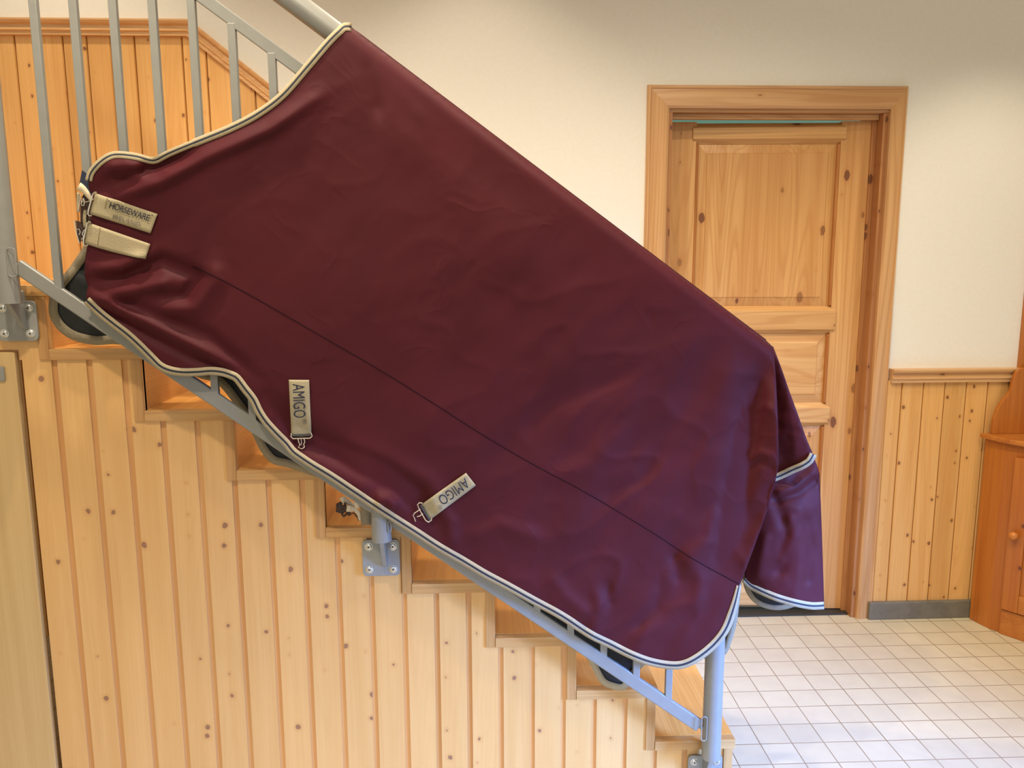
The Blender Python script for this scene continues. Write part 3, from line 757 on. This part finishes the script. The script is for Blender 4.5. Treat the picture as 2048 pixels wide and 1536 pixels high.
# webbing straps with woven lettering
def strap(name, c, mat_, label=None, lift=.005, sag=None, nu=24, nv=6, parent=None):
    """c = corners clockwise from top-left in its own reading direction"""
    a, b, d_, e = V2(c); vs = []; fs = []
    for i in range(nu+1):
        for j in range(nv+1):
            u_, v_ = i/nu, j/nv
            p = (a*(1-u_)+b*u_)*(1-v_) + (e*(1-u_)+d_*u_)*v_
            if sag: p = p + Vector(sag)*math.sin(u_*math.pi)*v_
            mid = (a*(1-u_)+b*u_)*.5 + (e*(1-u_)+d_*u_)*.5
            vs.append(at(p.x, p.y, min(y_near(p.x, p.y), y_near(mid.x, mid.y))-lift-.0012*math.sin(u_*9)))
    for i in range(nu):
        for j in range(nv): fs.append((i*(nv+1)+j, i*(nv+1)+j+1, (i+1)*(nv+1)+j+1, (i+1)*(nv+1)+j))
    p0, p1, p2 = (Vector(vs[i]) for i in fs[0][:3])
    if (p1-p0).cross(p2-p0).dot(CAM-p0) < 0: fs = [tuple(reversed(f)) for f in fs]
    o = mesh_obj(name, vs, fs, mat_, parent or rug, smooth=True)
    sd = o.modifiers.new('thickness', 'SOLIDIFY'); sd.thickness = .0022; sd.offset = -1
    if label: o['label'] = label
    return o
def letters(body, a, b, h, parent, mat_, lift=.0068, slant=0, bold=0.0, name='lettering'):
    """a -> b is the base line in photo pixels, h the cap height"""
    a, b = Vector(a), Vector(b); t = (b-a); upd = Vector((t.y, -t.x)).normalized()*h
    cu = bpy.data.curves.new('tmp', 'FONT'); cu.body = body; cu.offset = bold; cu.space_character = 1.0
    ob = bpy.data.objects.new('tmp', cu); C.objects.link(ob); bpy.context.view_layer.update()
    me = bpy.data.meshes.new_from_object(ob.evaluated_get(bpy.context.evaluated_depsgraph_get()))
    bpy.data.objects.remove(ob); bpy.data.curves.remove(cu)
    xs = [v.co.x for v in me.vertices]; ys = [v.co.y for v in me.vertices]
    x0, x1, y0, y1 = min(xs), max(xs), min(ys), max(ys)
    vs = []
    yy = min(y_near(*(a+t*q)) for q in (0, .25, .5, .75, 1))
    for v in me.vertices:
        u_, v_ = (v.co.x-x0)/(x1-x0), (v.co.y-y0)/(y1-y0)
        p = a+t*u_+upd*v_
        vs.append(at(p.x, p.y, min(y_near(p.x, p.y), yy)-lift))
    fs = []
    for p in me.polygons:
        f = tuple(p.vertices); fs.append(f)
    bpy.data.meshes.remove(me)
    return mesh_obj(name, vs, fs, mat_, parent)
def wire(name, pl, Y, r, mat_, parent, closed=True, smoothit=True):
    pts = [at(p[0], p[1], Y if not callable(Y) else Y(p[0], p[1])) for p in pl]
    return MB().tube(pts, r, 8, closed=closed).build(name, mat_, parent, smooth=True)
def strap_y(px, py): return y_near(px, py)-.007
def flatY(c, l=.0075): 
    return min(y_near(*p) for p in c)-l

s1 = strap('chest_strap', [(190,386),(314.5,428),(300.7,466.6),(180,428)], M['webb'], 'upper chest strap lettered in navy')
letters('HORSEWARE', (217.5,415.5), (297,442.5), 12.5, s1, M['ink'], bold=.008)
letters('IRELAND', (224.5,436.5), (279.5,454), 8.5, s1, M['ink2'])
letters('"', (215.5,403), (217.8,403.8), 3.5, s1, M['ink2'], name='mark'); letters('"', (302.5,431.5), (304.8,432.3), 3.5, s1, M['ink2'], name='mark')
ribbon('stitching', [(214.5,395.5),(206.5,434)], .8, y_near, [M['thread']], s1, lift=.0066, prof=(-1, 1), mi=(0,), th=.0003)
wire('buckle', [(194,385),(190,384),(186,388),(182,402),(177,420),(176,428),(179,432),(184,431)], flatY([(190,386),(180,428)], .009), .0017, M['silver'], s1, closed=False)
wire('buckle_tongue', [(187,398),(180,402),(172,404),(166,402),(162,408)], flatY([(190,386),(180,428)], .008), .0014, M['silver'], s1, closed=False)
s2 = strap('chest_strap', [(174.5,444.6),(300,488),(291,518),(169,487)], M['webb2'], 'plain lower chest strap', sag=(1, 3))
ribbon('stitching', [(200.5,454),(195.5,490)], .8, y_near, [M['thread']], s2, lift=.0066, prof=(-1, 1), mi=(0,), th=.0003)
wire('buckle', [(182,445),(178,443),(174,447),(171,462),(167,480),(167,489),(171,493),(176,490)], flatY([(174,444),(169,487)], .009), .0017, M['silver'], s2, closed=False)
wire('buckle_tongue', [(173,458),(168,461),(165,468),(168,474),(163,479)], flatY([(174,444),(169,487)], .008), .0014, M['silver'], s2, closed=False)
s3 = strap('surcingle_strap', [(618,760),(622.5,870),(583,872),(577.5,759.5)], M['webb'], 'upright lettered strap with hook pointing down')
letters('AMIGO', (584.8,768), (587.5,836), 24, s3, M['ink'], bold=.0)
letters('®', (603,838.5), (603.5,849), 10, s3, M['ink2'], name='mark')
hy = flatY([(600,870),(590,870),(620,870)], .010)
wire('buckle', [(583,866),(582,873),(586,877),(620,876),(624.5,872),(622,865)], hy, .0018, M['silver'], s3, closed=False)
wire('buckle', [(585,871),(603,872),(621,870)], hy+.001, .0022, M['boltd'], s3, closed=False)
wire('hook', [(596,877),(597.5,884),(600,889),(597,895),(604,897.5),(609,894),(607.5,888),(610,884),(608,877)], hy, .0016, M['silver'], s3, closed=False)
wire('hook', [(602,878),(603.5,885),(602,890)], hy, .0012, M['silver'], s3, closed=False)
s4 = strap('surcingle_strap', [(951.7,971),(860,1040),(843,1009),(932,946)], M['webb'], 'slanting lettered strap with hook pointing down left')
letters('AMIGO', (929.5,955.5), (874.5,995), 20.5, s4, M['ink'], bold=.0)
letters('®', (881.5,1008), (874,1013.5), 9, s4, M['ink2'], name='mark')
hy = flatY([(850,1025),(860,1040),(843,1009)], .010)
wire('buckle', [(845,1006),(839,1005),(835,1009),(838,1017),(851,1040),(857,1044),(863,1040),(863,1035)], hy, .0018, M['silver'], s4, closed=False)
wire('buckle', [(841,1010),(850,1026),(859,1040)], hy+.001, .0022, M['boltd'], s4, closed=False)
wire('hook', [(841,1018),(835,1022),(829,1026),(826.5,1031),(829,1036),(831.5,1043)], hy, .0016, M['silver'], s4, closed=False)
wire('hook', [(846,1027),(839,1032),(834,1033)], hy, .0015, M['silver'], s4, closed=False)
# the ends of the straps reaching round from the far shoulder
yb_ = y_near(186, 392)+.004
def patch(name, poly, Y, mat_, parent=None, th=.002):
    n_ = len(poly); vs = [at(x, y, Y+th*0) for x, y in poly]+[at(x, y, Y+th) for x, y in poly]
    fs = [tuple(range(n_)), tuple(n_+i for i in reversed(range(n_)))] + [(i, n_+i, n_+(i+1) % n_, (i+1) % n_) for i in range(n_)]
    return mesh_obj(name, vs, fs, mat_, parent or rug)
fsp = patch('chest_lining', [(179,372),(187,392),(184,430),(178,492),(166,488),(160,470),(161,440),(160,405),(165,392),(170,384)], yb_+.012, M['brown'])
fs1 = patch('chest_tab', [(164,340),(172,346),(177,354),(178,372),(186,394),(172,380),(159,366)], yb_+.002, M['navy'])
fs2 = ribbon('chest_tab', [(157,372),(166,378),(175,389),(184,402)], lambda t: 8-5*t, lambda x, y: yb_, [M['cream']], prof=(-1, 1), mi=(0,), lift=0, th=.002)
ribbon('chest_tab', [(156,385),(155.5,400),(156,424)], 2.4, lambda x, y: yb_, [M['webb2']], prof=(-1, 1), mi=(0,), lift=.001, th=.002)
ribbon('chest_tab', [(171,420),(169,436),(170,455)], 3.2, lambda x, y: yb_, [M['webb']], prof=(-1, 1), mi=(0,), lift=-.006, th=.002)
wire('chest_clip', [(161,387),(160,398),(158,412),(156.5,424)], yb_-.003, .0011, M['silver'], rug, closed=False)
wire('chest_clip', [(165,397),(163,404),(164,411),(168,411),(169,404),(167,397)], yb_-.003, .0015, M['silver'], rug)
patch('chest_tab', [(151,441),(160,443),(166,458),(164,478),(160,488),(155,470)], yb_+.008, M['brown'])
wire('chest_clip', [(149,441),(151,455),(154,470),(159,486)], yb_+.002, .0013, M['silver'], rug, closed=False)
wire('chest_clip', [(152,459),(158,458),(161,464),(158,470)], yb_+.002, .0012, M['silver'], rug, closed=False)
# strap hanging inside, seen over the fourth step
def ylg(px, py): return YF+.085
ribbon('belly_strap', [(742,985),(734,1010),(733,1030),(734,1050)], 12, lambda x, y: YF+.045, [M['wbind']], prof=(-1, 1), mi=(0,), lift=0)
lg = ribbon('leg_strap', [(735,1010),(718,1008),(706,1012),(696,1004),(689,999),(684,1003)], lambda t: 6.5+2*math.sin(t*7), lambda x, y: ylg(x, y)+.010*math.sin(x/5), [M['cream']], prof=(-1, -.3, .3, 1), mi=(0, 0, 0), lift=0, th=.003)
ribbon('leg_strap', [(693,1017),(702,1018),(711,1019),(717,1026),(719,1038),(720,1042)], lambda t: 6.5-5*t, lambda x, y: ylg(x, y)-.008+.006*math.sin(x/4), [M['cream']], prof=(-1, -.3, .3, 1), mi=(0, 0, 0), lift=0, th=.003)
wire('leg_strap_loop', [(688,1006),(681,1006),(675,1009),(675,1016),(674,1022),(681,1024),(690,1022),(692,1014)], ylg, .0042, M['brown'], lg)
wire('leg_strap_loop', [(690,1020),(697,1024),(700,1028),(708,1026),(711,1030),(716,1036),(719,1042)], lambda x, y: ylg(x, y)-.004, .0022, M['brown'], lg, closed=False)
for q_ in ([(678,1008),(684,1014),(690,1012),(694,1019)], [(676,1012),(683,1018),(688,1015),(686,1022)], [(680,1022),(687,1018),(695,1022),(699,1029)]):
    wire('leg_strap_loop', q_, lambda x, y: ylg(x, y)-.003+.004*math.sin(x), .0052, M['brown'], lg, closed=False)
wire('leg_strap_loop', [(688,1022),(684,1029),(687,1033),(694,1027)], lambda x, y: ylg(x, y)-.002, .003, M['brown'], lg, closed=False)

# --- cupboard
# ------------------------------------------------------------------ corner cupboard at the right edge
cb = empty('corner_cupboard', (2.158, 3.026, 0), 'orange pine corner cupboard with a round knob, cut by the right edge', 'cupboard')
Bc = Vector((2.158, 3.026, 0)); ex = Vector((.562, -.827, 0)); en = Vector((-.827, -.562, 0))
def cbp(u_, n_, z): return Bc+ex*u_+en*n_+Vector((0, 0, z))
ztp = at(2008, 880, 3.03).z; LW = .50
def cbox(nm, u0, u1, n0, n1, z0, z1, m_, bev=0, parent=None):
    mb = MB().hexa([cbp(u0, n1, z0), cbp(u1, n1, z0), cbp(u1, n0, z0), cbp(u0, n0, z0)], [cbp(u0, n1, z1), cbp(u1, n1, z1), cbp(u1, n0, z1), cbp(u0, n0, z1)])
    return mb.build(nm, m_, parent or cb, bev=bev)
ls = [(2.112, 3.158), (2.122, 3.110), (2.136, 3.065), (2.158, 3.026)]
mb = MB(); e2 = Bc+ex*LW
pts = ls + [(e2.x, e2.y), (3.0, e2.y), (3.0, 3.158)]
mb.prism(pts, 'z', 0, ztp-.018); mb.build('carcass', M['cabz'], cb, bev=.002)
zd0, zd1 = at(2000, 1215, 3.02).z, at(2022, 914, 3.02).z
cbox('plinth', .002, LW, .0, .010, 0, zd0-.006, M['cabx'], .002)
dd = cbox('door', .004, LW-.05, .002, .012, zd0, zd1, M['cabz'], .001)
st = .062
cbox('door_frame', .004, .004+st, .012, .022, zd0, zd1, M['cabz'], .002, dd)
cbox('door_frame', LW-.05-st, LW-.05, .012, .022, zd0, zd1, M['cabz'], .002, dd)
cbox('door_frame', .004+st, LW-.05-st, .012, .0215, zd0, zd0+.075, M['cabx'], .003, dd)
cbox('door_frame', .004+st, LW-.05-st, .012, .0215, zd1-.075, zd1, M['cabx'], .003, dd)
kz = at(2025, 1071, 2.98).z
kb = MB().lathe(cbp(.034, .022, kz), en, [(0, .009), (.008, .008), (.012, .013), (.020, .0175), (.028, .0165), (.034, .010), (.036, .003)], 24)
kb.build('knob', M['cabx'], dd, smooth=True)
mb = MB(); o_ = .028
tp_ = [(2.085, 3.158), (2.096, 3.105), (2.112, 3.055)] + [tuple((Bc+en*o_+ex*-.02).xy)] + [tuple((Bc+en*o_+ex*.06).xy), tuple((e2+en*o_).xy), (3.0, e2.y-.03), (3.0, 3.158)]
mb.prism(tp_, 'z', ztp-.018, ztp+.002); mb.build('top_board', M['cabx'], cb, bev=.004)
gal = [(1981,868),(1982,856),(1984,838),(1990,820),(1999,805),(2009,793),(2017,782),(2021,768),(2024,755),(2030,742),(2036,737),(2044,735)]
gp_ = [at(x, y, 3.145) for x, y in gal]
pz = [(p.x, p.z) for p in gp_] ; pz[0] = (pz[0][0], ztp+.002)
pz += [(3.0, pz[-1][1]), (3.0, ztp+.002)]
MB().prism(pz, 'y', 3.132, 3.150).build('back_board', M['cabz'], cb, bev=.002)
